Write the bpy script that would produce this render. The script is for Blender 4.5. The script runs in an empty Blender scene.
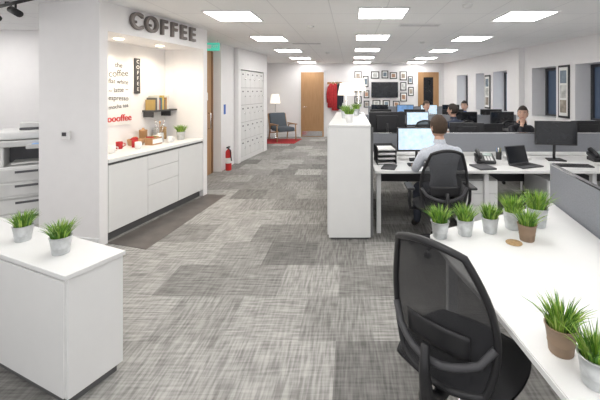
import bpy, bmesh, math, random
from mathutils import Vector, Matrix
random.seed(4)
R=math.radians
sc=bpy.context.scene
sc.view_settings.view_transform='Standard'
COL=sc.collection

# ------------------------------------------------------------ materials
_m={}
def mat(name,col,rough=.5,metal=0,emis=0,ecol=None,var=0.06,vscale=8,bump=0,bscale=200,alpha=1,spec=.5):
    if name in _m: return _m[name]
    m=bpy.data.materials.new(name); m.use_nodes=True
    nt=m.node_tree; b=nt.nodes['Principled BSDF']
    b.inputs['Roughness'].default_value=rough; b.inputs['Metallic'].default_value=metal
    b.inputs['Specular IOR Level'].default_value=spec
    tc=nt.nodes.new('ShaderNodeTexCoord')
    n=nt.nodes.new('ShaderNodeTexNoise'); n.inputs['Scale'].default_value=vscale; n.inputs['Detail'].default_value=3
    nt.links.new(tc.outputs['Object'],n.inputs['Vector'])
    cr=nt.nodes.new('ShaderNodeValToRGB')
    c=Vector(col[:3])
    cr.color_ramp.elements[0].position=.3; cr.color_ramp.elements[1].position=.7
    cr.color_ramp.elements[0].color=(*[max(0,x*(1-var)) for x in c],1)
    cr.color_ramp.elements[1].color=(*[min(1,x*(1+var)) for x in c],1)
    nt.links.new(n.outputs['Fac'],cr.inputs['Fac']); nt.links.new(cr.outputs['Color'],b.inputs['Base Color'])
    if emis:
        b.inputs['Emission Color'].default_value=(*(ecol or col)[:3],1); b.inputs['Emission Strength'].default_value=emis
    if bump:
        n2=nt.nodes.new('ShaderNodeTexNoise'); n2.inputs['Scale'].default_value=bscale
        nt.links.new(tc.outputs['Object'],n2.inputs['Vector'])
        bp=nt.nodes.new('ShaderNodeBump'); bp.inputs['Strength'].default_value=bump; bp.inputs['Distance'].default_value=.005
        nt.links.new(n2.outputs['Fac'],bp.inputs['Height']); nt.links.new(bp.outputs['Normal'],b.inputs['Normal'])
    if alpha<1: b.inputs['Alpha'].default_value=alpha
    _m[name]=m; return m

def carpet():
    m=bpy.data.materials.new('carpet_tiles'); m.use_nodes=True; nt=m.node_tree; N=nt.nodes; L=nt.links
    b=N['Principled BSDF']; b.inputs['Roughness'].default_value=.95; b.inputs['Specular IOR Level'].default_value=.1
    tc=N.new('ShaderNodeTexCoord')
    def brick(c1,c2,off=(0,0,0),w=1.0,h=.5):
        mp=N.new('ShaderNodeMapping'); mp.inputs['Location'].default_value=off
        L.new(tc.outputs['Object'],mp.inputs['Vector'])
        t=N.new('ShaderNodeTexBrick'); t.inputs['Scale'].default_value=1; t.inputs['Brick Width'].default_value=w; t.inputs['Row Height'].default_value=h
        t.inputs['Mortar Size'].default_value=0; t.inputs['Bias'].default_value=0
        t.inputs['Color1'].default_value=(c1,)*3+(1,); t.inputs['Color2'].default_value=(c2,)*3+(1,); t.inputs['Mortar'].default_value=(c1,)*3+(1,)
        L.new(mp.outputs['Vector'],t.inputs['Vector']); return t
    base=brick(.185,.375,(.35,.2,0),.5,.5)
    sel=brick(0,1,(7.35,3.2,0),.5,.5)
    def noise(sx,sy,lo,hi):
        mp=N.new('ShaderNodeMapping'); mp.inputs['Scale'].default_value=(sx,sy,1)
        L.new(tc.outputs['Object'],mp.inputs['Vector'])
        n=N.new('ShaderNodeTexNoise'); n.inputs['Scale'].default_value=1; n.inputs['Detail'].default_value=2
        L.new(mp.outputs['Vector'],n.inputs['Vector'])
        r=N.new('ShaderNodeMapRange'); r.inputs['From Min'].default_value=.35; r.inputs['From Max'].default_value=.65
        r.inputs['To Min'].default_value=lo; r.inputs['To Max'].default_value=hi
        L.new(n.outputs['Fac'],r.inputs['Value']); return r
    a=noise(5,55,.62,1.38); c=noise(55,5,.62,1.38)
    big=noise(1.2,1.2,.95,1.05)
    ml=N.new('ShaderNodeMath'); ml.operation='GREATER_THAN'; ml.inputs[1].default_value=.5
    L.new(sel.outputs['Color'],ml.inputs[0])
    mx=N.new('ShaderNodeMix'); mx.data_type='FLOAT'
    mr=N.new('ShaderNodeMapRange'); mr.inputs['To Min'].default_value=.36; mr.inputs['To Max'].default_value=.64
    L.new(ml.outputs[0],mr.inputs['Value']); L.new(mr.outputs[0],mx.inputs[0]); L.new(a.outputs[0],mx.inputs[2]); L.new(c.outputs[0],mx.inputs[3])
    v=N.new('ShaderNodeMath'); v.operation='MULTIPLY'; L.new(mx.outputs[0],v.inputs[0]); L.new(big.outputs[0],v.inputs[1])
    v2=N.new('ShaderNodeMath'); v2.operation='MULTIPLY'; L.new(v.outputs[0],v2.inputs[0]); L.new(base.outputs['Color'],v2.inputs[1])
    cb=N.new('ShaderNodeCombineColor')
    def k(f):
        w=N.new('ShaderNodeMath'); w.operation='MULTIPLY'; w.inputs[1].default_value=f; L.new(v2.outputs[0],w.inputs[0]); return w.outputs[0]
    L.new(k(1.02),cb.inputs[0]); L.new(k(.995),cb.inputs[1]); L.new(k(.945),cb.inputs[2])
    L.new(cb.outputs[0],b.inputs['Base Color']); return m

def ceilmat():
    m=bpy.data.materials.new('ceiling_tiles'); m.use_nodes=True; nt=m.node_tree; N=nt.nodes; L=nt.links
    b=N['Principled BSDF']; b.inputs['Roughness'].default_value=.9
    tc=N.new('ShaderNodeTexCoord'); t=N.new('ShaderNodeTexBrick'); t.offset=0
    mp=N.new('ShaderNodeMapping'); mp.inputs['Location'].default_value=(.24,.2,0); L.new(tc.outputs['Object'],mp.inputs['Vector']); L.new(mp.outputs[0],t.inputs['Vector'])
    t.inputs['Scale'].default_value=1; t.inputs['Brick Width'].default_value=.65; t.inputs['Row Height'].default_value=.65
    t.inputs['Mortar Size'].default_value=.006
    t.inputs['Color1'].default_value=(.92,.92,.92,1); t.inputs['Color2'].default_value=(.93,.93,.93,1); t.inputs['Mortar'].default_value=(.78,.78,.79,1)
    L.new(t.outputs['Color'],b.inputs['Base Color']); return m

def woodmat():
    m=bpy.data.materials.new('oak_veneer'); m.use_nodes=True; nt=m.node_tree; N=nt.nodes; L=nt.links
    b=N['Principled BSDF']; b.inputs['Roughness'].default_value=.45
    tc=N.new('ShaderNodeTexCoord'); mp=N.new('ShaderNodeMapping'); mp.inputs['Scale'].default_value=(14,14,1.2)
    L.new(tc.outputs['Object'],mp.inputs['Vector']); n=N.new('ShaderNodeTexNoise'); n.inputs['Scale'].default_value=2; n.inputs['Detail'].default_value=5
    L.new(mp.outputs[0],n.inputs['Vector']); cr=N.new('ShaderNodeValToRGB')
    cr.color_ramp.elements[0].color=(.33,.17,.075,1); cr.color_ramp.elements[1].color=(.5,.3,.145,1)
    L.new(n.outputs['Fac'],cr.inputs['Fac']); L.new(cr.outputs[0],b.inputs['Base Color']); return m

WALL=mat('wall_paint',(.88,.865,.865),.85,var=.01,bump=.05)
WHITE=mat('white_laminate',(.81,.81,.80),.35,var=.01)
WHITE2=mat('white_gloss_door',(.81,.81,.80),.25,var=.01)
TRIM=mat('trim_white',(.8,.8,.8),.5,var=.01)
GAP=mat('shadow_gap',(.12,.12,.12),.7)
BLACK=mat('black_plastic',(.018,.018,.02),.4)
DARK=mat('dark_grey',(.06,.06,.065),.5)
MESHM=mat('black_mesh_fabric',(.022,.022,.025),.8,bump=.4,bscale=400,alpha=.86)
FAB=mat('black_seat_fabric',(.02,.02,.022),.9,bump=.3,bscale=300)
PART=mat('grey_screen_fabric',(.27,.28,.305),.95,bump=.3,bscale=300,var=.08,vscale=120)
CHROME=mat('chrome',(.75,.75,.76),.2,1)
GALV=mat('galvanised_steel',(.62,.64,.65),.38,.75,var=.15,vscale=25)
BROWN=mat('brown_pot',(.30,.21,.14),.6,var=.1)
SOIL=mat('soil',(.05,.035,.02),.9)
G1=mat('grass_light',(.25,.43,.05),.5,var=.3,vscale=30)
G2=mat('grass_dark',(.09,.23,.03),.5,var=.3,vscale=30)
G3=mat('grass_tip',(.42,.56,.13),.5,var=.2,vscale=30)
WOOD=woodmat()
RED=mat('red_paint',(.6,.02,.02),.35)
REDF=mat('red_fabric',(.45,.03,.035),.9,var=.2,vscale=20)
PAPER=mat('paper',(.85,.85,.83),.8,var=.02)
SHADE=mat('lamp_shade',(.9,.86,.78),.8,emis=.9,ecol=(1,.9,.74))
LIGHT=mat('light_diffuser',(1,1,1),.5,emis=14.5,ecol=(1,.98,.955))
SCR=mat('screen_lit',(.3,.4,.5),.3,emis=.75,ecol=(.75,.88,.95),vscale=14,var=.5)
SCRB=mat('screen_blue',(.1,.2,.4),.3,emis=.35,ecol=(.3,.55,.9),vscale=10,var=.5)
SCRO=mat('screen_off',(.012,.013,.016),.15)
GLASSD=mat('window_glass',(.05,.07,.11),.08,emis=.08,ecol=(.3,.42,.62))  # dark pane with a faint bluish sky glow put in as emission
SKYGLASS=mat('window_glass_day',(.35,.42,.5),.15,emis=.4,ecol=(.75,.85,1))  # pane, not a blind: pale sky light put in as emission
CORK=mat('cork',(.45,.3,.15),.8,var=.2,vscale=80)
VINYL=mat('vinyl_floor',(.12,.105,.095),.45,var=.2,vscale=6)
SKIN=mat('skin',(.62,.38,.28),.55,var=.04)
LIP=mat('lips',(.45,.17,.15),.5)
EYEW=mat('eye_white',(.8,.8,.8),.3)
HAIRD=mat('hair_dark',(.03,.02,.015),.7,bump=.6,bscale=120,var=.3,vscale=60)
HAIRB=mat('hair_brown',(.06,.035,.02),.7,bump=.6,bscale=120,var=.3,vscale=60)
TROU=mat('trousers',(.03,.035,.05),.9)
SHOE=mat('shoe_leather',(.02,.015,.012),.5)

# ------------------------------------------------------------ mesh builder
class MB:
    def __init__(s,name): s.name=name; s.bm=bmesh.new(); s.mats=[]
    def mi(s,m):
        if m not in s.mats: s.mats.append(m)
        return s.mats.index(m)
    def add(s,tb,m,M=None,smooth=False):
        if M is not None: bmesh.ops.transform(tb,matrix=M,verts=tb.verts)
        i=s.mi(m)
        for f in tb.faces: f.material_index=i; f.smooth=smooth
        me=bpy.data.meshes.new('t'); tb.to_mesh(me); tb.free(); s.bm.from_mesh(me); bpy.data.meshes.remove(me)
    def box(s,x0,x1,y0,y1,z0,z1,m,bev=0,M=None,seg=2):
        tb=bmesh.new(); bmesh.ops.create_cube(tb,size=1)
        for v in tb.verts: v.co=Vector(((x0+x1)/2+v.co.x*(x1-x0),(y0+y1)/2+v.co.y*(y1-y0),(z0+z1)/2+v.co.z*(z1-z0)))
        if bev: bmesh.ops.bevel(tb,geom=list(tb.edges),offset=bev,segments=seg,affect='EDGES',profile=.5)
        s.add(tb,m,M,bev>.012)
    def lathe(s,prof,m,c=(0,0,0),seg=20,M=None,smooth=True,cap=True,sx=1,sy=1):
        tb=bmesh.new(); rings=[]
        for r,z in prof:
            rings.append([tb.verts.new((c[0]+sx*r*math.cos(2*math.pi*i/seg),c[1]+sy*r*math.sin(2*math.pi*i/seg),c[2]+z)) for i in range(seg)])
        for a,b in zip(rings,rings[1:]):
            for i in range(seg): tb.faces.new((a[i],a[(i+1)%seg],b[(i+1)%seg],b[i]))
        if cap:
            tb.faces.new(rings[0][::-1]); tb.faces.new(rings[-1])
        bmesh.ops.recalc_face_normals(tb,faces=tb.faces)
        s.add(tb,m,M,smooth)
    def tube(s,pts,r,m,closed=False,seg=8,M=None):
        pts=[Vector(p) for p in pts]; n=len(pts); rr=r if isinstance(r,(list,tuple)) else [r]*n
        tb=bmesh.new(); rings=[]
        up=None
        for i,p in enumerate(pts):
            a=pts[(i-1)%n] if (closed or i>0) else p; b=pts[(i+1)%n] if (closed or i<n-1) else p
            t=(b-a).normalized()
            if up is None:
                up=t.orthogonal().normalized()
            up=(up-t*up.dot(t)).normalized(); w=t.cross(up)
            rings.append([tb.verts.new(p+(up*math.cos(2*math.pi*k/seg)+w*math.sin(2*math.pi*k/seg))*rr[i]) for k in range(seg)])
        for i in range(n if closed else n-1):
            a=rings[i]; b=rings[(i+1)%n]
            off=0
            if closed and i==n-1:
                off=min(range(seg),key=lambda o:(a[0].co-b[o].co).length)
            for k in range(seg): tb.faces.new((a[k],a[(k+1)%seg],b[(k+1+off)%seg],b[(k+off)%seg]))
        if not closed: tb.faces.new(rings[0][::-1]); tb.faces.new(rings[-1])
        bmesh.ops.recalc_face_normals(tb,faces=tb.faces)
        s.add(tb,m,M,True)
    def grid(s,fn,nu,nv,m,thick=0,M=None):
        tb=bmesh.new(); V=[[tb.verts.new(fn(-1+2*i/nu,-1+2*j/nv)) for j in range(nv+1)] for i in range(nu+1)]
        for i in range(nu):
            for j in range(nv): tb.faces.new((V[i][j],V[i+1][j],V[i+1][j+1],V[i][j+1]))
        if thick:
            bmesh.ops.recalc_face_normals(tb,faces=tb.faces)
            bmesh.ops.solidify(tb,geom=list(tb.faces),thickness=thick)
        s.add(tb,m,M,True)
    def prism(s,poly,z0,z1,m,bev=0,M=None):
        tb=bmesh.new(); a=[tb.verts.new((x,y,z0)) for x,y in poly]; b=[tb.verts.new((x,y,z1)) for x,y in poly]; n=len(poly)
        tb.faces.new(a[::-1]); tb.faces.new(b)
        for i in range(n): tb.faces.new((a[i],a[(i+1)%n],b[(i+1)%n],b[i]))
        bmesh.ops.recalc_face_normals(tb,faces=tb.faces)
        if bev: bmesh.ops.bevel(tb,geom=list(tb.edges),offset=bev,segments=2,affect='EDGES')
        s.add(tb,m,M)
    def ball(s,c,r,m,seg=16,M=None):
        if not isinstance(r,(tuple,list)): r=(r,r,r)
        tb=bmesh.new(); bmesh.ops.create_uvsphere(tb,u_segments=seg,v_segments=max(6,seg//2+2),radius=1)
        for v in tb.verts: v.co=Vector((c[0]+v.co.x*r[0],c[1]+v.co.y*r[1],c[2]+v.co.z*r[2]))
        s.add(tb,m,M,True)
    def text(s,txt,size,ext,m,M,bevel=0):
        cu=bpy.data.curves.new('t','FONT'); cu.body=txt; cu.size=size; cu.extrude=ext; cu.bevel_depth=bevel; cu.align_x='CENTER'; cu.align_y='CENTER'
        o=bpy.data.objects.new('t',cu); COL.objects.link(o); dg=bpy.context.evaluated_depsgraph_get(); dg.update()
        me=bpy.data.meshes.new_from_object(o.evaluated_get(dg)); tb=bmesh.new(); tb.from_mesh(me)
        bpy.data.objects.remove(o); bpy.data.curves.remove(cu); bpy.data.meshes.remove(me); s.add(tb,m,M)
    def done(s,loc=(0,0,0),rz=0):
        me=bpy.data.meshes.new(s.name); s.bm.to_mesh(me); s.bm.free()
        for m in s.mats: me.materials.append(m)
        o=bpy.data.objects.new(s.name,me); COL.objects.link(o); o.location=loc; o.rotation_euler=(0,0,rz); return o
def T(x,y,z,rx=0,ry=0,rz=0):
    from mathutils import Euler
    return Matrix.Translation((x,y,z))@Euler((rx,ry,rz)).to_matrix().to_4x4()

# ------------------------------------------------------------ camera
H=1.65; F=350.; CX=351; CY=90
cam=bpy.data.cameras.new('camera'); co=bpy.data.objects.new('camera',cam); COL.objects.link(co)
cam.sensor_width=36; cam.lens=F/600*36; cam.shift_x=(300-CX)/600; cam.shift_y=-(200-CY)/600
co.location=(0,0,H); co.rotation_euler=(R(90),0,0); cam.clip_start=.05; sc.camera=co
w=bpy.data.worlds.new('world'); sc.world=w; w.use_nodes=True
w.node_tree.nodes['Background'].inputs[0].default_value=(.98,.98,1,1); w.node_tree.nodes['Background'].inputs[1].default_value=1.1

CE=2.6; FY=12.4
# ------------------------------------------------------------ shell
b=MB('floor'); b.box(-6.5,5.6,-1.2,FY+.2,-.1,0,carpet()); b.done()
b=MB('ceiling'); b.box(-6.5,5.6,-1.2,FY+.2,CE,CE+.1,ceilmat()); b.done()
b=MB('wall_back'); b.box(-4.2,3.6,FY,FY+.2,0,CE,WALL); b.done()
b=MB('baseboard_back'); b.box(-3.5,-1.84,FY-.02,FY-.001,0,.1,TRIM); b.box(-.89,2.29,FY-.02,FY-.001,0,.1,TRIM); b.done()
WO=(4.2,5.5,0); WD=math.atan2(.9916,-.1304)
def ys(Y): return (Y-5.5)/.9916
wins=[(2.2,3.3),(5.0,6.38),(6.86,7.59),(8.53,9.17),(9.63,10.09),(10.58,11.35)]
b=MB('wall_right'); s0=ys(-1.2); s1=ys(FY)+.1; TH=-.38
b.box(s0,s1,TH,0,0,1.08,WALL); b.box(s0,s1,TH,0,2.12,CE,WALL)
p=s0
for a,c in wins+[(None,None)]:
    e=ys(a) if a else s1
    b.box(p,e,TH,0,1.08,2.12,WALL)
    if a: p=ys(c)
b.box(ys(7.86),ys(8.3),0,.13,0,CE,WALL)
b.done(WO,WD)
b=MB('baseboard_right'); b.box(s0,s1-.1,0,.018,0,.1,TRIM); b.done(WO,WD)
for i,(a,c) in enumerate(wins):
    b=MB('window_%d'%(i+1)); a=ys(a)+.004; c=ys(c)-.004
    b.box(a,c,TH+.02,TH+.03,1.09,2.11,GLASSD if i<3 else SKYGLASS)
    for x0,x1,z0,z1 in ((a,a+.05,1.085,2.115),(c-.05,c,1.085,2.115),(a,c,1.085,1.135),(a,c,2.065,2.115)):
        b.box(x0,x1,TH+.015,TH+.07,z0,z1,DARK)
    if c-a>.9: b.box((a+c)/2-.025,(a+c)/2+.025,TH+.015,TH+.07,1.085,2.115,DARK)
    b.box(a-.0,c,TH+.02,.02,1.081,1.1,TRIM,.004)
    b.done(WO,WD)
b=MB('wall_left'); b.box(-6.5,-6.3,-1.2,5.6,0,CE,WALL); b.done()
b=MB('wall_copier_room'); b.box(-6.3,-3.1,5.55,5.7,0,CE,WALL); b.done()
# nook
NO=(-2.62,3.77,0); ND=math.atan2(.982,.187); NL=1.71
b=MB('wall_coffee_nook')
b.box(-.1,0,0,.78,0,CE,WALL); b.box(NL,NL+.1,0,.78,0,CE,WALL); b.box(0,NL,.66,.78,0,CE,WALL); b.box(0,NL,0,.66,2.285,CE,WALL); b.done(NO,ND)
b=MB('baseboard_nook'); b.box(-.115,-.1,0,.78,0,.09,TRIM); b.done(NO,ND)
b=MB('coffee_counter')
b.box(.005,NL-.005,.06,.655,0,.1,GAP); b.box(.005,NL-.005,.02,.655,.1,.86,WHITE)
n=3
for i in range(n):
    x0=.008+i*(NL-.016)/n; x1=.008+(i+1)*(NL-.016)/n
    if i==1:
        for z0,z1 in ((.105,.46),(.465,.66),(.665,.83)): b.box(x0+.003,x1-.003,.0,.02,z0,z1,WHITE2,.002)
    else: b.box(x0+.003,x1-.003,.0,.02,.105,.83,WHITE2,.002)
b.box(.005,NL-.005,.012,.02,.833,.86,GAP)
b.box(.003,NL-.003,-.015,.657,.86,.9,WHITE,.004); b.done(NO,ND)
b=MB('floor_vinyl_strip'); b.prism([(-2.62,3.77),(-2.12,3.62),(-1.96,5.5),(-2.28,5.53)],.0,.004,VINYL); b.done()
b=MB('wall_corridor')
b.box(-2.95,-2.8,5.55,7.1,0,CE,WALL); b.box(-3.0,-2.62,7.06,7.84,0,CE,WALL)
b.done()
d=MB('door_1'); d.box(-2.798,-2.765,5.85,7.03,0,2.42,WOOD,.003); d.box(-2.79,-2.755,6.93,6.98,.0,2.42,mat('frame_dark_oak',(.22,.11,.05),.5))
d.tube([(-2.765,6.78,.9),(-2.72,6.78,.9),(-2.72,6.78,1.2),(-2.765,6.78,1.2)],.012,CHROME); d.box(-2.766,-2.76,6.6,6.75,1.45,1.6,PAPER); d.done()
LO=(-2.52,7.85,0); LDv=Vector((.21,1.77)); LL=LDv.length; LD=math.atan2(LDv.y,LDv.x)
b=MB('wall_locker_block'); b.box(0,LL,.12,1.2,0,CE,WALL); b.box(0,LL,0,.12,2.12,CE,WALL); b.box(0,.12,0,.12,0,2.12,WALL); b.box(LL-.25,LL,0,.12,0,2.12,WALL); b.done(LO,LD)
b=MB('locker_bank'); b.box(.125,LL-.255,.03,.118,.0,2.11,GAP)
n=5; wd=(LL-.38)/n
for i in range(n):
    for j in range(5):
        x0=.127+i*wd; z0=.1+j*.4
        b.box(x0+.003,x0+wd-.003,.012,.03,z0+.003,z0+.397,WHITE2,.003)
        b.lathe([(.014,0),(.014,.016)],CHROME,M=T(x0+wd-.05,.012,z0+.2,R(90)),seg=10)
        b.box(x0+.1,x0+.16,.009,.0125,z0+.3,z0+.33,DARK)
b.box(.125,LL-.255,.02,.03,0,.1,WHITE); b.done(LO,LD)
b=MB('wall_left_far'); b.box(-3.7,-3.55,9.5,FY,0,CE,WALL); b.done()

# ceiling lights
def panel(X,Y):
    b=MB('ceiling_light_panel'); b.box(-.28,.28,-.28,.28,0,.012,LIGHT)
    for q in ((-.3,.3,-.3,-.28),(-.3,.3,.28,.3),(-.3,-.28,-.28,.28),(.28,.3,-.28,.28)): b.box(*q,-.004,.012,TRIM)
    b.done((X,Y,CE-.013))
for ix,X in enumerate((-1.49,.38,2.2)):
    for Y in (.3,2.25,4.2,6.15,8.1,10.05,11.75): panel(X,Y+(.27 if ix!=1 and Y<11 else .1))  # two nearest rows are out of view, added to light the room
for X,Y in ((-4.6,3.2),(-4.6,1.2),(-5.4,4.6)): panel(X,Y)
for X,Y in ((-.6,5.2),(1.4,6.9),(-.6,8.9),(1.3,3.9)):
    b=MB('smoke_detector'); b.lathe([(.03,0),(.05,.012),(.055,.035)],WHITE,seg=16); b.done((X,Y,CE-.035))
for X,Y in ((1.0,5.1),(-.9,7.1)):
    b=MB('ceiling_air_vent'); b.box(-.3,.3,-.08,.08,0,.01,TRIM)
    for k in range(4): b.box(-.28,.28,-.065+k*.036,-.05+k*.036,-.003,.001,mat('vent_grey',(.6,.6,.6),.6))
    b.done((X,Y,CE-.01))
b=MB('track_spotlight'); b.tube([(-4.4,4.12,2.57),(-3.0,3.42,2.57)],.018,BLACK)
for t in (.3,.62):
    x=-4.4+1.4*t; y=4.12-.7*t
    b.tube([(x,y,2.57),(x,y,2.5)],.01,BLACK); b.tube([(x-.05,y,2.5),(x+.08,y-.04,2.44)],.035,BLACK,seg=12)
b.box(-3.72,-3.68,3.76,3.8,2.56,2.6,BLACK); b.box(-4.3,-4.26,4.04,4.08,2.56,2.6,BLACK); b.done()

# nook contents
def NM(x,y,z,rz=0): return (NO[0]+.187*x-.982*y, NO[1]+.982*x+.187*y, z)
b=MB('coffee_sign')
LET=mat('letter_side',(.09,.075,.07),.5); LFA=mat('letter_face',(.19,.165,.155),.4,.3)
for ch,xx in zip('COFFEE',(.37,.605,.82,1.01,1.205,1.405)):
    b.text(ch,.275,.016,LFA,T(xx,-.022,2.455,R(90)),.006)
    b.box(xx-.02,xx+.02,-.012,-.0,2.44,2.47,LET)
b.done(NO,ND)
b=MB('menu_board'); b.box(.25,1.0,.645,.658,1.18,2.08,PAPER)
for k,(t,sz) in enumerate((('the',.09),('coffee',.13),('flat white',.085),('~ latte ~',.09),('espresso',.09),('mocha tea',.075))):
    b.text(t,sz,.001,DARK if k!=1 else GAP,T(.80,.643,1.98-.11*k,R(90),R(-4 if k%2 else 3)))
b.text('coooooffee',.125,.003,RED,T(.72,.642,1.27,R(90),0,0),.001); b.done(NO,ND)
b=MB('menu_sign'); b.box(1.07,1.16,.635,.658,1.60,2.10,DARK)
for k in range(6): b.text('COFFEE'[k],.07,.001,PAPER,T(1.115,.633,2.05-.078*k,R(90)))
b.done(NO,ND)
b=MB('wall_shelf'); b.box(1.22,1.7,.45,.657,1.33,1.355,DARK); b.box(1.24,1.26,.5,.657,1.25,1.33,DARK); b.box(1.6,1.62,.5,.657,1.25,1.33,DARK); b.done(NO,ND)
b=MB('books'); x=1.26
for k,c in enumerate(((.5,.35,.12),(.1,.1,.1),(.6,.6,.55),(.4,.1,.08),(.1,.2,.25),(.6,.45,.12),(.15,.15,.15),(.45,.25,.1),(.7,.7,.65))):
    wdt=.022+.01*(k%3); b.box(x,x+wdt,.49,.64,1.356,1.356+.15+.03*((k*7)%3),mat('book_%d'%k,c,.6)); x+=wdt+.002
b.done(NO,ND)
b=MB('snack_basket'); b.lathe([(.09,0),(.105,.08),(.1,.08),(.085,.01),(.001,.01)],WOOD,cap=False,seg=20)
for k in range(9): b.ball((.06*math.cos(k*2.2)*(k%3)/2,.06*math.sin(k*2.2)*(k%3)/2,.07+.015*(k%2)),(.03,.03,.026),(REDF,CORK,REDF)[k%3],8)
b.done(NM(.93,.5,.9))
b=MB('tea_box'); b.box(-.09,.09,-.06,.06,0,.1,WOOD,.004); b.box(-.085,.085,-.065,-.059,.02,.08,PAPER)
for k in range(4): b.box(-.08+k*.042,-.046+k*.042,-.05,.05,.09,.115,(REDF,G2,CORK,PAPER)[k])
b.done(NM(1.02,.3,.9),ND)
def mug(p,m):
    b=MB('coffee_mug'); b.lathe([(.03,0),(.036,.005),(.038,.09),(.034,.09),(.032,.01),(.0005,.008)],m,cap=False,seg=16); b.tube([(.036,0,.07),(.062,0,.065),(.062,0,.035),(.036,0,.025)],.006,m); b.done(p,random.random()*6)
for x,y,m in ((.66,.22,WHITE),(.62,.46,REDF),(.76,.36,REDF),(1.2,.18,WHITE),(.35,.3,WHITE)): mug(NM(x,y,.9),m)
b=MB('utensil_jar'); b.lathe([(.05,0),(.055,.01),(.05,.13),(.045,.13),(.045,.02),(.001,.02)],GALV,cap=False)
for k in range(6):
    a=k*1.05; b.tube([(0,0,.025),(.06*math.cos(a),.06*math.sin(a),.27)],.005,WOOD if k%2 else CHROME); b.ball((.062*math.cos(a),.062*math.sin(a),.285),(.015,.008,.024),WOOD if k%2 else CHROME,8)
b.done(NM(1.26,.40,.9))
for x,c in ((1.14,WOOD),(1.40,GALV),(1.53,CORK)):
    b=MB('storage_canister'); b.lathe([(.05,0),(.052,.005),(.052,.16),(.054,.165),(.054,.18),(.02,.19),(.012,.21)],c); b.done(NM(x,.57,.9))
for x in (.5,1.2):
    b=MB('nook_downlight'); b.lathe([(.04,0),(.05,.004),(.05,.01)],mat('warm_led',(1,.9,.75),.4,emis=12,ecol=(1,.85,.62))); b.done(NM(x,.35,2.274))
    l=bpy.data.lights.new('nook_lamp','SPOT'); l.energy=26; l.color=(1,.84,.64); l.spot_size=R(160); l.spot_blend=.8; l.shadow_soft_size=.05
    o=bpy.data.objects.new('nook_spot_lamp',l); COL.objects.link(o); o.location=NM(x,.33,2.26)
b=MB('thermostat'); b.box(-.055,.055,-.02,0,-.045,.045,WHITE,.006); b.box(-.035,.02,-.022,-.018,-.01,.03,DARK); b.done((-3.03,3.727,1.17),ND-R(90))

# ------------------------------------------------------------ plants
def grass_pot(p,kind='galv',s=1.0,name='potted_grass'):
    b=MB(name); m={'galv':GALV,'brown':BROWN,'white':WHITE}[kind]
    h=.1; r0=.040; r1=.054
    b.lathe([(.001,0),(r0,0),(r0+.002,.004),(r0+(r1-r0)*.35,h*.35),(r0+(r1-r0)*.35+.002,h*.37),(r0+(r1-r0)*.4,h*.4),(r1,h*.96),(r1+.003,h*.97),(r1+.003,h),(r1-.003,h),(r1-.006,h*.85)],m,cap=False,seg=28)
    b.lathe([(r1-.006,h*.85),(.001,h*.88)],SOIL,cap=False,seg=20)
    gi=[b.mi(G1),b.mi(G2),b.mi(G3)]
    for k in range(230):
        a=random.random()*6.283; rr=.042*math.sqrt(random.random()); lean=(.15+rr/.042*.85)*random.uniform(.4,1.15)
        Lh=random.uniform(.07,.115); base=Vector((rr*math.cos(a),rr*math.sin(a),h*.86)); d=Vector((math.cos(a+random.uniform(-.5,.5)),math.sin(a+random.uniform(-.5,.5)),0))
        side=Vector((-d.y,d.x,0)); ang=random.uniform(-.9,.9); side=(side*math.cos(ang)+d*math.sin(ang)); wv=random.uniform(.0018,.003)
        pr=[]
        for t,ww in ((0,1),(.35,1.05),(.7,.75),(1,.05)):
            c=base+Vector((0,0,1))*Lh*(t-.18*lean*t*t)+d*Lh*.62*lean*t*t+d*.15*lean*Lh*t
            pr.append((b.bm.verts.new(c-side*wv*ww),b.bm.verts.new(c+side*wv*ww)))
        gm=random.choice((0,0,1,1,2))
        for (a0,a1),(b0,b1) in zip(pr,pr[1:]):
            f=b.bm.faces.new((a0,a1,b1,b0)); f.material_index=gi[gm]; f.smooth=True
    o=b.done(p,random.random()*6); o.scale=(s,s,s); return o

grass_pot(NM(1.52,.25,.9),'galv',1.2)

# ------------------------------------------------------------ left cabinet
cz=.70; CA=math.atan2(-.39,.92)
C0=(-1.46,1.79)
b=MB('storage_cabinet')
b.box(-1.5,-.004,.012,.30,.05,cz-.028,WHITE,.002); b.box(-1.48,-.03,.03,.28,0,.05,GAP)
b.box(-1.51,.005,-.005,.31,cz-.025,cz,WHITE,.003); b.box(-1.49,-.01,.014,.295,cz-.031,cz-.024,GAP)
b.box(-.70,-.02,.0,.012,.06,cz-.04,WHITE2,.002); b.box(-1.49,-.71,.0,.012,.06,cz-.04,WHITE2,.002)
b.tube([(-.66,-.0,.45),(-.66,-.02,.45),(-.66,-.02,.57),(-.66,0,.57)],.005,CHROME)
b.done((C0[0],C0[1],0),CA)
def CM(u,v): return (C0[0]-.92*u+.39*v, C0[1]+.39*u+.92*v, cz)
grass_pot(CM(.31,.14),'galv',1.0); grass_pot(CM(.73,.15),'galv',.97)

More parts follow.
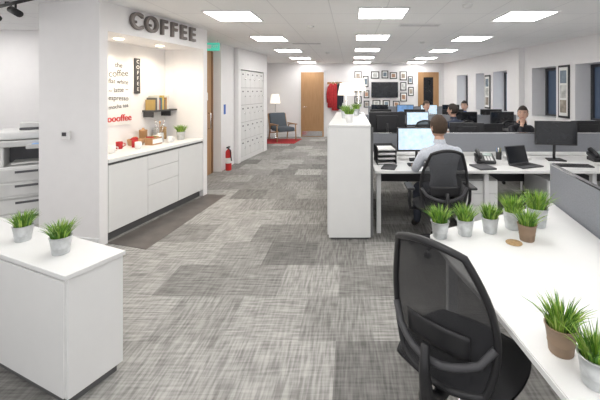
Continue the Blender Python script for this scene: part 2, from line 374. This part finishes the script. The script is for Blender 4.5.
# ------------------------------------------------------------ copier
b=MB('photocopier')
CG=mat('copier_grey',(.70,.70,.69),.5); CB=mat('copier_dark',(.12,.12,.13),.5)
b.box(-.3,.3,-.3,.3,.04,.42,CG,.008); b.box(-.32,.32,-.33,.3,.42,.78,WHITE,.01)
for z in (.08,.25): b.box(-.28,.28,-.315,-.3,z,z+.15,WHITE,.004); b.box(-.1,.1,-.32,-.312,z+.1,z+.125,CB)
for z in (.45,.61): b.box(-.3,.3,-.345,-.33,z,z+.14,CG,.004); b.box(-.1,.1,-.35,-.342,z+.095,z+.12,CB)
b.box(-.32,-.2,-.3,.3,.78,1.0,WHITE,.01); b.box(-.2,.32,.0,.3,.78,1.0,CB,.01); b.box(.24,.32,-.3,.0,.78,1.0,WHITE,.01)
b.box(-.33,.33,-.32,.31,1.0,1.07,CG,.012); b.box(-.33,.33,-.28,.31,1.08,1.17,WHITE,.02); b.box(-.1,.3,-.1,.25,1.17,1.2,CB,.01)
b.box(0.0,.33,-.42,-.3,.98,1.03,CG,.01); b.box(.05,.28,-.415,-.32,1.03,1.034,SCRB)
b.box(.33,.5,-.2,.2,.6,.62,CG,.005); b.box(-.15,.2,-.25,0,.79,.81,PAPER)
for x in (-.25,.25):
    for y in (-.25,.25): b.lathe([(.025,0),(.025,.04)],BLACK,c=(x,y,0),seg=10)
b.done((-3.92,4.3,0),R(35))
b=MB('paper_stack'); b.box(-.1,.1,-.14,.14,0,.05,PAPER); b.done((-3.97,4.35,1.2),R(40))

# ------------------------------------------------------------ tall cabinet row
b=MB('tall_storage_unit')
TX0,TX1,TY0,TY1,TZ=-.245,.215,3.85,6.05,1.265
b.box(TX0+.02,TX1-.02,TY0+.03,TY1,0,.04,GAP); b.box(TX0,TX1,TY0,TY1,.025,TZ-.025,WHITE,.003)
b.box(TX0-.004,TX1+.004,TY0-.006,TY1,TZ-.022,TZ,WHITE,.003)
for i in range(3):
    y0=TY0+.02+i*.73
    b.box(TX0-.016,TX0,y0+.003,y0+.72,.05,TZ-.04,WHITE2,.002)
    b.box(TX1,TX1+.014,y0+.003,y0+.72,.05,TZ-.04,DARK,.002)
b.box(TX1-.0,TX1+.03,TY0-.0,TY0+.016,.03,TZ-.03,GAP)
b.done()
grass_pot((-.02,4.15,TZ),'white',1.0); grass_pot((-.08,4.75,TZ),'galv',1.0); grass_pot((.08,5.3,TZ),'galv',1.0)
def table_lamp(p,h,r):
    b=MB('table_lamp'); b.lathe([(.07,0),(.07,.012),(.02,.03),(.012,.06),(.012,h-.12)],CHROME); 
    b.lathe([(r,h-.2),(r*.72,h)],SHADE,cap=False,seg=24); b.tube([(0,0,h-.15),(0,0,h-.03)],.01,SHADE); b.tube([(-r*.74,0,h-.02),(r*.74,0,h-.02)],.003,CHROME); b.done(p)
table_lamp((-.08,5.8,TZ),.5,.14); table_lamp((.12,5.6,TZ),.57,.12)

# ------------------------------------------------------------ near desk
b=MB('desk')
poly=[(.50,2.22),(.62,2.31),(1.64,2.86),(1.23,.25),(.66,.25),(.645,1.0),(.60,1.45),(.53,1.85)]
b.prism(poly,.705,.735,WHITE,.004)
def leg(x,y,zt=.705): b.box(x-.03,x+.03,y-.03,y+.03,0,zt,TRIM,.004)
for x,y in ((.62,2.15),(1.5,2.6),(1.15,.4),(.85,.4)): leg(x,y)
b.tube([(.62,2.15,.66),(1.5,2.6,.66)],.02,TRIM); b.tube([(1.5,2.6,.66),(1.15,.4,.66)],.02,TRIM)
b.done()
def partition(p0,p1,z0,z1,th=.03):
    d=Vector((p1[0]-p0[0],p1[1]-p0[1])); L=d.length
    b=MB('desk_partition'); b.box(0,L,-th/2,th/2,z0,z1,PART,.006); b.box(0,L,-th/2-.002,th/2+.002,z1-.004,z1+.006,CHROME)
    for x in (.15,L-.15): b.box(x-.02,x+.02,-th/2-.006,th/2+.006,z0-.05,z0+.04,TRIM,.003)
    return b.done((p0[0],p0[1],0),math.atan2(d.y,d.x))
partition((1.675,2.92),(1.27,.3),.60,1.03)
D=.735
def P(px,py,z=D):
    Y=F*(H-z)/(py-CY); return ((px-CX)*Y/F,Y,z)
grass_pot(P(440,237),'galv',1.02); grass_pot(P(465,234.5),'galv',1.0); grass_pot(P(490,232),'galv',.97)
grass_pot(P(513,228),'galv',1.15); grass_pot(P(527,240),'brown',1.0); grass_pot((1.255,2.36,D),'galv',1.25)
grass_pot((.735,1.225,D),'brown',.95); grass_pot((.762,1.09,D),'galv',.92)
b=MB('cork_coaster'); b.lathe([(.045,0),(.047,.002),(.045,.005)],CORK,seg=28); b.done(P(514,243))

# ------------------------------------------------------------ office chair
def chair(p,rz,arms=False,name='office_chair'):
    b=MB(name)
    for k in range(5):
        a=k*2*math.pi/5+.3; c,s_=math.cos(a),math.sin(a)
        b.tube([(0,0,.12),(.16*c,.16*s_,.105),(.28*c,.28*s_,.075)],[.03,.022,.015],BLACK)
        M=T(.28*c,.28*s_,.028,0,0,a+1.2)
        for o_ in (-.014,.014): b.lathe([(.028,-.009),(.028,.009)],BLACK,M=M@T(o_,0,0,0,R(90),0),seg=14)
        b.tube([(.28*c,.28*s_,.03),(.28*c,.28*s_,.08)],.008,CHROME)
    b.lathe([(.035,.07),(.035,.14),(.026,.14),(.026,.25),(.016,.25),(.016,.4)],CHROME,seg=14)
    b.box(-.1,.1,-.13,.1,.385,.425,BLACK,.01)
    def sq(i,j,k=.3): return i*math.sqrt(1-k*j*j), j*math.sqrt(1-k*i*i)
    def seat(i,j):
        x,y=sq(i,j); e=max(abs(i),abs(j)); return (x*.265,y*.25+.0,.49-.035*max(0,e-.7)/.3*e-(.03*max(0,y-.6))+.012*x*x)
    b.grid(seat,16,16,FAB,.0)
    def seat2(i,j):
        x,y=sq(i,j); e=max(abs(i),abs(j)); return (x*.265,y*.25,.425+.03*max(0,e-.7)/.3)
    b.grid(seat2,16,16,BLACK)
    def bk(i,j,off=0):
        x,y=sq(i,j,.2); v=(y+1)/2
        wv=.18+.06*math.sin(math.pi*min(1,v*.9+.12))-.02*v
        return (x*wv, -.235-.11*v+.035*math.sin(math.pi*v)*1.2+.045*x*x-off, .45+.61*v+.012*(1-x*x)*v)
    b.grid(lambda i,j:bk(i,j),16,20,MESHM)
    out=[]
    nn=14
    for t in range(nn): out.append(bk(-1+2*t/nn,-1))
    for t in range(nn): out.append(bk(1,-1+2*t/nn))
    for t in range(nn): out.append(bk(1-2*t/nn,1))
    for t in range(nn): out.append(bk(-1,1-2*t/nn))
    b.tube(out,.015,BLACK,closed=True)
    b.tube([bk(-.98,-.25,.01)]+[bk(i/5,-.42-.18*(1-(i/5)**2),.045*(1-(i/5)**2)+.012) for i in range(-4,5)]+[bk(.98,-.25,.01)],.015,DARK)
    b.grid(lambda i,j:bk(i*.62,-.34+j*.16,.018),10,5,BLACK,.006)
    b.tube([(0,-.1,.40),(0,-.24,.39),(0,-.315,.45),(0,-.33,.56),(0,-.325,.66)],[.03,.03,.028,.022,.016],BLACK)
    if arms:
        for sx in (-1,1):
            b.tube([(sx*.2,0,.41),(sx*.30,0,.42),(sx*.315,-.02,.5),(sx*.315,-.03,.64)],.016,BLACK); b.box(sx*.315-.04,sx*.315+.04,-.15,.1,.64,.665,BLACK,.012)
    return b.done(p,rz)
chair((.515,1.60,0),R(-44))

# ------------------------------------------------------------ people
def person(p,rz,shirt,hair,head_rz=0,arm='type',lean=.02,name='seated_man',long_hair=False,head_rx=0,skin=SKIN):
    V=[];E=[];Rr=[];tags=[];roots=[]
    def v(x,y,z,r): V.append(Vector((x,y,z))); Rr.append(r); return len(V)-1
    def e(a,b_,t): E.append((a,b_)); tags.append(t)
    pel=v(0,-.02,.59,.135); roots.append(pel)
    bel=v(0,-.04+lean,.74,.128); ch=v(0,-.02+lean*2,.92,.142); nb=v(0,lean*3,1.055,.072); nk=v(0,.015+lean*3,1.13,.054); hb=v(0,.03+lean*3,1.17,.05)
    e(pel,bel,'s'); e(bel,ch,'s'); e(ch,nb,'s'); e(nb,nk,'k'); e(nk,hb,'k')
    for sx in (-1,1):
        hp=v(sx*.095,.04,.57,.095); kn=v(sx*.14,.44,.53,.068); an=v(sx*.15,.44,.12,.042); to=v(sx*.16,.57,.045,.036)
        e(pel,hp,'t'); e(hp,kn,'t'); e(kn,an,'t'); e(an,to,'f')
        sh=v(sx*.185,lean*2-.01,1.005,.068)
        if arm=='chin' and sx==1:
            P3=[(sx*.22,.27,.80),(sx*.09,.2+lean,1.03),(sx*.055,.175+lean,1.1)]
        elif arm=='low':
            P3=[(sx*.25,.06,.76),(sx*.2,.28,.66),(sx*.17,.36,.65)]
        else:
            P3=[(sx*.265,.12,.80),(sx*.20,.36,.783),(sx*.185,.43,.775)]
        el=v(*P3[0],.05); m_=v(*[(a*.45+b_*.55) for a,b_ in zip(P3[0],P3[1])],.042); wr=v(*P3[1],.029); pa=v(*P3[2],.031)
        e(ch,sh,'s'); e(sh,el,'s'); e(el,m_,'s'); e(m_,wr,'s'); e(wr,pa,'k')
        d=(V[pa]-V[wr]).normalized(); up=Vector((0,0,1)) if abs(d.z)<.7 else Vector((0,1,0)); sd=d.cross(up).normalized(); dn=sd.cross(d)
        for k,(o_,ln) in enumerate(((-.026,.062),(-.009,.075),(.009,.07),(.025,.055))):
            b0=V[pa]+sd*o_; a0=v(*b0,.0105); roots.append(a0); a1=v(*(b0+d*ln*.6+dn*.004),.010); a2=v(*(b0+d*ln-dn*.006),.009); a3=v(*(b0+d*(ln+.022)-dn*.016),.007)
            e(a0,a1,'k'); e(a1,a2,'k'); e(a2,a3,'k')
        ts=sd*(-sx); b0=V[wr]*.5+V[pa]*.5
        t0=v(*(b0+ts*.012),.012); roots.append(t0); t1=v(*(b0+ts*.035+d*.03),.011); t2=v(*(b0+ts*.045+d*.06),.008); e(t0,t1,'k'); e(t1,t2,'k')
    me=bpy.data.meshes.new('sk'); me.from_pydata(V,E,[]); o=bpy.data.objects.new('sk',me); COL.objects.link(o)
    sk=o.modifiers.new('Skin','SKIN'); sk.use_smooth_shade=True; sk.branch_smoothing=.5
    lay=me.skin_vertices[0].data
    for i in range(len(V)): lay[i].radius=(Rr[i],Rr[i]); lay[i].use_root=i in roots
    su=o.modifiers.new('Sub','SUBSURF'); su.levels=2; su.render_levels=2
    dg=bpy.context.evaluated_depsgraph_get(); dg.update()
    me2=bpy.data.meshes.new_from_object(o.evaluated_get(dg)); bpy.data.objects.remove(o)
    b=MB(name); tb=bmesh.new(); tb.from_mesh(me2); bpy.data.meshes.remove(me2)
    ix={'s':b.mi(shirt),'t':b.mi(TROU),'k':b.mi(skin),'f':b.mi(SHOE)}
    for f in tb.faces:
        c=f.calc_center_median(); best=None
        for (a,b2),t in zip(E,tags):
            A=V[a];B=V[b2];ab=B-A; tt=max(0,min(1,(c-A).dot(ab)/ab.length_squared)); dd=(c-(A+ab*tt)).length/(Rr[a]*(1-tt)+Rr[b2]*tt)
            if best is None or dd<best[0]: best=(dd,t)
        t=best[1]
        if c.z>1.085 and abs(c.x)<.07 and c.y<.1: t='k'
        f.material_index=ix[t]; f.smooth=True
    for vv in tb.verts:
        if .6<vv.co.z<1.08 and abs(vv.co.x)<.17 and vv.co.y<.2 and abs(vv.co.y)<.16: vv.co.y=vv.co.y*.86
    m2=bpy.data.meshes.new('t'); tb.to_mesh(m2); tb.free(); b.bm.from_mesh(m2); bpy.data.meshes.remove(m2)
    b.lathe([(.068,-.02),(.062,.0),(.057,.022)],shirt,c=(0,lean*3+.008,1.10),cap=False,seg=18,sy=1.05)
    HM=T(0,.03+lean*3,1.245,head_rx,0,head_rz)
    def hshape(q,k=1.0):
        x,y,z=q
        wx=.078*(1-.22*max(0,-z)**1.5); wy=.097*(1-.10*max(0,-z))
        X=x*wx*k; Y=y*wy*k+(.006 if y>0 else -.004); Z=z*.122*k
        if z<-.2 and y<0: Y*=(1-.35*(-z-.2))
        if z<-.55 and y>0: Y+=.006
        return Vector((X,Y,Z))
    tb=bmesh.new(); bmesh.ops.create_uvsphere(tb,u_segments=28,v_segments=20,radius=1)
    for q in tb.verts: q.co=hshape(q.co)
    b.add(tb,skin,HM,True)
    b.tube([(0,.095,.022),(0,.108,-.008),(0,.116,-.025),(0,.098,-.036)],[.008,.011,.015,.008],skin,M=HM)
    for sx in (-1,1):
        b.ball((sx*.030,.086,.008),(.013,.008,.007),EYEW,10,HM); b.ball((sx*.030,.0925,.008),(.006,.004,.006),HAIRD,8,HM)
        b.tube([(sx*.014,.094,.026),(sx*.03,.094,.031),(sx*.045,.083,.026)],.004,hair,M=HM)
        b.ball((sx*.079,-.004,-.005),(.009,.018,.03),skin,10,HM)
    b.ball((0,.092,-.062),(.024,.008,.007),LIP,10,HM)
    tb=bmesh.new(); bmesh.ops.create_uvsphere(tb,u_segments=28,v_segments=20,radius=1)
    dele=[]
    for f in tb.faces:
        c=f.calc_center_median()
        hl=.42 if c.y>.35 else (.1 if c.y>-.1 else (-.45 if not long_hair else -.95))
        if c.z<hl and not (abs(c.x)>.8 and c.z>-.05 and c.y<.3): dele.append(f)
    bmesh.ops.delete(tb,geom=dele,context='FACES')
    for q in tb.verts:
        n_=q.co.copy(); q.co=hshape(n_,1.10 if n_.z<.3 else 1.13); q.co+=n_*random.uniform(-.002,.003)
    b.add(tb,hair,HM,True)
    return b.done(p,rz)

SH1=mat('shirt_pale_blue',(.60,.63,.69),.85,var=.1,vscale=60); SH2=mat('shirt_navy',(.04,.05,.08),.9); SH3=mat('jumper_black',(.02,.02,.025),.9)
SH4=mat('shirt_white',(.6,.62,.66),.85); SH5=mat('shirt_blue',(.12,.2,.4),.85)

# ------------------------------------------------------------ desk banks
def bank(y0,x0,x1,dep=.8,far=True,part=1.09):
    b=MB('office_desk'); ye=y0+dep*(2 if far else 1)+(.04 if far else 0)
    b.box(x0,x1,y0,y0+dep,.705,.735,WHITE,.003)
    if far: b.box(x0,x1,y0+dep+.04,ye,.705,.735,WHITE,.003)
    n=max(2,int(round((x1-x0)/1.5))+1)
    for i in range(n):
        x=x0+.05+(x1-x0-.1)*i/(n-1)
        b.box(x-.025,x+.025,y0+.08,y0+.14,0,.705,TRIM,.003); b.box(x-.025,x+.025,ye-.14,ye-.08,0,.705,TRIM,.003); b.box(x-.02,x+.02,y0+.1,ye-.1,.65,.705,TRIM)
    b.box(x0+.1,x1-.1,y0+dep+.0,y0+dep+.04,.38,.705,DARK)
    b.done(); partition((x0+.02,y0+dep+.02),(x1-.02,y0+dep+.02),.79,part)
def monitor(p,rz,w=.5,h=.3,zb=.13,m=SCR,name='computer_monitor'):
    b=MB(name); b.box(-w/2,w/2,-.02,.02,zb,zb+h,BLACK,.006); b.box(-w/2+.014,w/2-.014,-.0225,-.019,zb+.022,zb+h-.014,m)
    b.box(-w*.3,w*.3,.015,.04,zb+.05,zb+h-.05,BLACK,.01)
    b.tube([(0,.035,zb+h*.5),(0,.06,.05),(0,.05,.012)],[.02,.018,.018],BLACK); b.prism([(-.11,-.07),(.11,-.07),(.09,.11),(-.09,.11)],0,.014,BLACK,.003)
    return b.done(p,rz)
def keyboard(p,rz=0):
    b=MB('keyboard'); b.box(-.21,.21,-.07,.07,0,.016,DARK,.004)
    for i in range(4):
        for j in range(12): b.box(-.2+j*.0335,-.172+j*.0335,-.06+i*.03,-.035+i*.03,.016,.021,BLACK)
    b.done(p,rz)
DZ=.7355
bank(3.95,.27,4.1,.92,True,1.05); bank(7.15,.3,3.75,.75); bank(10.0,.5,3.3,.6,True,1.15)
chair((.92,3.66,0),R(0),True)
person((.97,3.68,0),R(6),SH1,HAIRB,R(14),'type',.035)
monitor((.86,4.55,DZ),R(0),.52,.31,.12,SCR); keyboard((.9,4.25,DZ))
monitor((2.66,4.55,DZ),R(-12),.50,.31,.2,SCRO); keyboard((2.66,4.2,DZ),R(-8))
def laptop(p,rz):
    b=MB('laptop'); b.box(-.16,.16,-.11,.11,0,.016,DARK,.004); b.box(-.14,.14,-.02,.09,.016,.018,BLACK)
    M=T(0,.11,.012,R(-18)); b.box(-.16,.16,-.004,.004,0,.22,DARK,.003,M); b.box(-.148,.148,-.006,-.004,.012,.208,SCRO,0,M); return b.done(p,rz)
laptop((2.1,4.2,DZ),R(20))
def phone(p,rz):
    b=MB('desk_phone'); M=T(0,0,.03,R(14)); b.box(-.1,.1,-.1,.1,-.0,.03,BLACK,.008,M); b.box(-.015,.08,.02,.085,.03,.036,mat('lcd',(.35,.42,.4),.3),0,M)
    for i in range(4):
        for j in range(3): b.box(-.01+j*.03,.012+j*.03,-.085+i*.024,-.068+i*.024,.03,.035,CG,0,M)
    b.tube([(-.065,-.09,.06),(-.065,-.07,.082),(-.065,.06,.115),(-.065,.085,.10)],[.024,.016,.016,.024],BLACK); b.box(-.09,.09,-.06,.1,0,.035,BLACK)
    o=b.done(p,rz); o.scale=(1.15,1.15,1.3); return o
phone((1.68,4.4,DZ),R(-10)); phone((3.2,4.5,DZ),R(-10))
b=MB('letter_tray')
for k in range(4):
    z=k*.055; b.box(-.12,.12,-.16,.16,z,z+.004,DARK); b.box(-.12,-.116,-.16,.16,z,z+.05,DARK); b.box(.116,.12,-.16,.16,z,z+.05,DARK); b.box(-.12,.12,.156,.16,z,z+.05,DARK)
    b.box(-.105,.105,-.15,.14,z+.005,z+.02+.006*(k%3),PAPER)
b.done((.43,4.45,DZ),R(4))
def pile(p,rz,n=7):
    b=MB('paper_pile')
    for k in range(n): b.box(-.105,.105,-.148,.148,k*.004,k*.004+.003,(PAPER,CG)[k%2],0,T(0,0,0,0,0,random.uniform(-.25,.25)))
    b.done(p,rz)
pile((3.1,4.15,DZ),R(12)); pile((1.35,4.55,DZ),R(-8),12); pile((2.2,4.65,DZ),R(80),9)
b=MB('notebook'); b.box(-.08,.08,-.11,.11,0,.014,DARK,.002); b.box(-.078,.078,-.108,.108,.003,.011,PAPER); b.done((.45,4.12,DZ),R(-15))
b=MB('notebook'); b.box(-.1,.1,-.13,.13,0,.02,DARK,.002); b.box(-.098,.098,-.128,.128,.004,.016,PAPER); b.done((1.55,4.12,DZ),R(10))
b=MB('document'); b.box(-.105,.105,-.148,.148,0,.002,PAPER); b.done((3.5,4.25,DZ),R(25))
b=MB('pen_cup'); b.lathe([(.035,0),(.038,.1),(.034,.1),(.03,.01),(.001,.008)],BLACK,cap=False)
for k in range(5): b.tube([(.0,.0,.012),(.028*math.cos(k*1.3),.028*math.sin(k*1.3),.15)],.004,[RED,CHROME,SCRB,WOOD,G2][k])
b.done((1.95,4.62,DZ))
def pedestal(p,rz=0):
    b=MB('drawer_pedestal'); b.box(-.21,.21,-.26,.28,.05,.6,WHITE,.003)
    for z0,z1 in ((.06,.3),(.305,.44),(.445,.59)): b.box(-.205,.205,-.28,-.26,z0,z1,WHITE2,.002); b.box(-.2,.2,-.262,-.258,z1-.002,z1+.006,GAP)
    for x in (-.17,.17):
        for y in (-.2,.22): b.lathe([(.025,0),(.025,.05)],BLACK,c=(x,y,0),seg=10)
    b.done(p,rz)
pedestal((1.50,4.35,0)); pedestal((2.5,4.35,0))
chair((3.3,3.55,0),R(-20),True)
b=MB('backpack'); b.box(-.17,.17,-.1,.1,0,.42,BLACK,.06,seg=4); b.box(-.12,.12,-.15,-.07,.04,.22,DARK,.03,seg=3); b.tube([(-.03,0,.41),(-.03,0,.46),(.03,0,.46),(.03,0,.41)],.01,BLACK); b.done((2.05,4.12,0),R(15))
monitor((.55,5.35,DZ),R(180),.55,.33,.25,SCRB); monitor((1.75,5.3,DZ),R(170),.5,.3,.12,SCRB)
chair((2.95,6.2,0),R(175),True); person((2.95,6.15,0),R(185),SH3,HAIRD,R(-35),'chin',.03)
chair((1.3,6.3,0),R(160),True)
monitor((2.1,5.35,DZ),R(190),.45,.28,.12,SCRB); monitor((3.65,5.4,DZ),R(180),.5,.3,.14,SCRB)
chair((2.08,6.85,0),R(20),True); person((2.08,6.87,0),R(25),SH2,HAIRD,R(25),'type',.03)
for x,m in ((.75,SCRO),(1.45,SCR),(2.5,SCRO),(3.3,SCRO)): monitor((x,7.65,DZ),R(random.uniform(-8,8)),.5,.3,.14,m); keyboard((x,7.42,DZ))
for x in (.7,1.5,2.4,3.3): monitor((x,8.25,DZ),R(180),.5,.3,.16,SCRB)
chair((1.92,9.1,0),R(180),True); person((1.92,9.05,0),R(180),SH4,HAIRB,R(20),'type',.03)
chair((2.92,9.15,0),R(180),True); person((2.92,9.1,0),R(175),SH5,HAIRD,R(-30),'type',.03)
chair((.9,6.75,0),R(-10),True)
for x,m in ((.85,SCRO),(1.6,SCRB),(2.3,SCR),(2.95,SCRO)): monitor((x,10.35,DZ),0,.5,.3,.18,m)
chair((1.3,9.6,0),R(5),True)

# ------------------------------------------------------------ far wall things
d=MB('door_2'); x0,x1=-1.77,-.96; d.box(x0,x1,FY-.045,FY-.003,0,2.28,WOOD,.003)
for q in ((x0-.06,x0,0,2.34),(x1,x1+.06,0,2.34),(x0-.06,x1+.06,2.28,2.34)): d.box(q[0],q[1],FY-.055,FY-.003,q[2],q[3],TRIM)
d.tube([(x0+.08,FY-.045,1.05),(x0+.08,FY-.09,1.05),(x0+.2,FY-.09,1.05)],.01,CHROME); d.box(x0+.05,x1-.05,FY-.05,FY-.044,.02,.2,CHROME); d.done()
d=MB('door_3'); x0,x1=2.36,3.1; d.box(x0,x1,FY-.045,FY-.003,0,2.28,WOOD,.003); d.box(x0+.2,x1-.2,FY-.05,FY-.044,1.0,2.1,SCRO)
for q in ((x0-.06,x0,0,2.34),(x1,x1+.06,0,2.34),(x0-.06,x1+.06,2.28,2.34)): d.box(q[0],q[1],FY-.055,FY-.003,q[2],q[3],TRIM)
d.tube([(x0+.08,FY-.045,1.05),(x0+.08,FY-.09,1.05),(x0+.18,FY-.09,1.05)],.01,CHROME); d.done()
b=MB('wall_television'); b.box(.72,1.66,FY-.06,FY-.01,1.38,1.93,BLACK,.006); b.box(.735,1.645,FY-.0625,FY-.059,1.4,1.915,SCRO); b.done()
b=MB('picture_frame_gallery')
spots=[(.25,2.15,.13,.17),(.25,1.72,.12,.15),(.52,1.95,.1,.2),(.55,1.5,.1,.14),(.25,1.3,.13,.13),(.85,2.18,.15,.13),(1.2,2.2,.12,.14),(1.5,2.16,.13,.12),(1.85,2.15,.13,.16),(1.85,1.78,.11,.15),(2.1,2.0,.09,.14),(1.86,1.4,.12,.16),(2.12,1.6,.1,.16),(.9,1.18,.14,.12),(1.25,1.16,.13,.13),(1.6,1.15,.12,.12),(.55,1.15,.1,.12)]
cols=[(.35,.3,.25),(.6,.6,.58),(.2,.25,.3),(.5,.3,.2)]
for k,(x,z,hw,hh) in enumerate(spots):
    b.box(x-hw,x+hw,FY-.03,FY-.003,z-hh,z+hh,BLACK,.004); b.box(x-hw+.035,x+hw-.035,FY-.033,FY-.028,z-hh+.035,z+hh-.035,PAPER); b.box(x-hw*.5,x+hw*.5,FY-.035,FY-.032,z-hh*.5,z+hh*.5,mat('art_%d'%(k%4),cols[k%4],.6,var=.4,vscale=9))
b.done()
for Y0,Y1,zz in ((6.5,6.78,(1.12,2.12)),(9.28,9.55,(1.15,2.05))):
    b=MB('picture_frame'); a,c=ys(Y0),ys(Y1); off=0
    b.box(a,c,off+.002,off+.025,zz[0],zz[1],BLACK,.004); b.box(a+.03,c-.03,off+.024,off+.028,zz[0]+.04,zz[1]-.04,PAPER)
    for k in range(3): h=(zz[1]-zz[0]-.16)/3; b.box(a+.06,c-.06,off+.027,off+.03,zz[0]+.08+k*h+.02,zz[0]+.08+(k+1)*h-.02,mat('art_%d'%(k%4),cols[k],.6))
    b.done(WO,WD)
b=MB('coat_rack'); b.box(-.84,-.32,FY-.03,FY-.003,1.85,1.93,WOOD)
for x,m,l in ((-.70,REDF,.85),(-.55,REDF,.95),(-.42,TROU,.9)):
    b.tube([(x,FY-.03,1.88),(x,FY-.1,1.87),(x,FY-.11,1.91)],.008,CHROME)
    b.lathe([(.1,-l),(.125,-l+.02),(.115,-.5),(.12,-.25),(.1,-.08),(.03,0)],m,c=(x,FY-.12,1.88),sy=.75,seg=14)
    for sx in (-1,1): b.tube([(x+sx*.08,FY-.12,1.78),(x+sx*.125,FY-.13,1.5),(x+sx*.12,FY-.14,1.2)],[.04,.04,.03],m)
b.done()
b=MB('fire_extinguisher'); b.lathe([(.055,0),(.06,.02),(.06,.36),(.05,.40),(.022,.43),(.018,.46)],RED,seg=18); b.box(-.02,.02,-.08,.05,.46,.49,BLACK,.005); b.tube([(0,-.03,.46),(.06,-.06,.42),(.075,-.04,.2)],.012,BLACK); b.lathe([(.0615,.15),(.0615,.26)],PAPER,seg=18,cap=False); b.done((-2.52,7.2,0))
b=MB('extinguisher_sign'); b.box(-2.618,-2.612,7.2,7.3,1.15,1.35,mat('sign_blue',(.05,.15,.5),.5)); b.done()
b=MB('exit_sign'); b.box(-.14,.14,-.012,.012,-.08,.07,mat('exit_green',(.05,.45,.33),.4,emis=.5,ecol=(.15,.8,.6))); b.box(-.11,-.02,-.015,-.011,-.04,.03,PAPER); b.text('EXIT',.07,.001,PAPER,T(.05,-.0135,0,R(90)))
for x in (-.1,.1): b.tube([(x,0,.07),(x,0,.13)],.004,CHROME)
b.done((-2.62,6.6,CE-.13))
b=MB('rug'); b.prism([(-2.75,10.75),(-1.75,10.75),(-1.65,11.75),(-2.9,11.75)],0,.012,REDF); b.done()
b=MB('lounge_armchair'); CU=mat('cushion_slate',(.09,.11,.13),.9)
for sx in (-1,1):
    b.tube([(sx*.32,.3,.01),(sx*.32,.27,.55),(sx*.32,-.25,.5),(sx*.32,-.38,.01)],.02,WOOD); b.box(sx*.32-.035,sx*.32+.035,-.3,.34,.53,.56,WOOD,.01)
    b.tube([(sx*.3,.28,.34),(sx*.3,-.3,.25),(sx*.3,-.5,.85)],.02,WOOD)
b.tube([(-.32,.28,.34),(.32,.28,.34)],.018,WOOD); b.tube([(-.3,-.5,.85),(.3,-.5,.85)],.018,WOOD)
b.box(-.28,.28,-.28,.32,.32,.45,CU,.04,seg=3); b.box(-.28,.28,-.07,.05,0,.55,CU,.04,M=T(0,-.3,.36,R(20)),seg=3); b.done((-2.2,11.3,.012),R(215))
b=MB('floor_lamp'); b.lathe([(.14,0),(.14,.02),(.015,.035),(.012,1.25),(.03,1.3)],CHROME); b.lathe([(.17,1.2),(.12,1.5)],SHADE,cap=False,seg=24); b.done((-2.6,12.0,0))
b=MB('side_table'); b.lathe([(.2,.44),(.2,.46)],WOOD)
for k in range(3): a=k*2.09; b.tube([(.08*math.cos(a),.08*math.sin(a),.44),(.18*math.cos(a),.18*math.sin(a),0.005)],.014,WOOD)
b.done((-3.15,11.8,0))
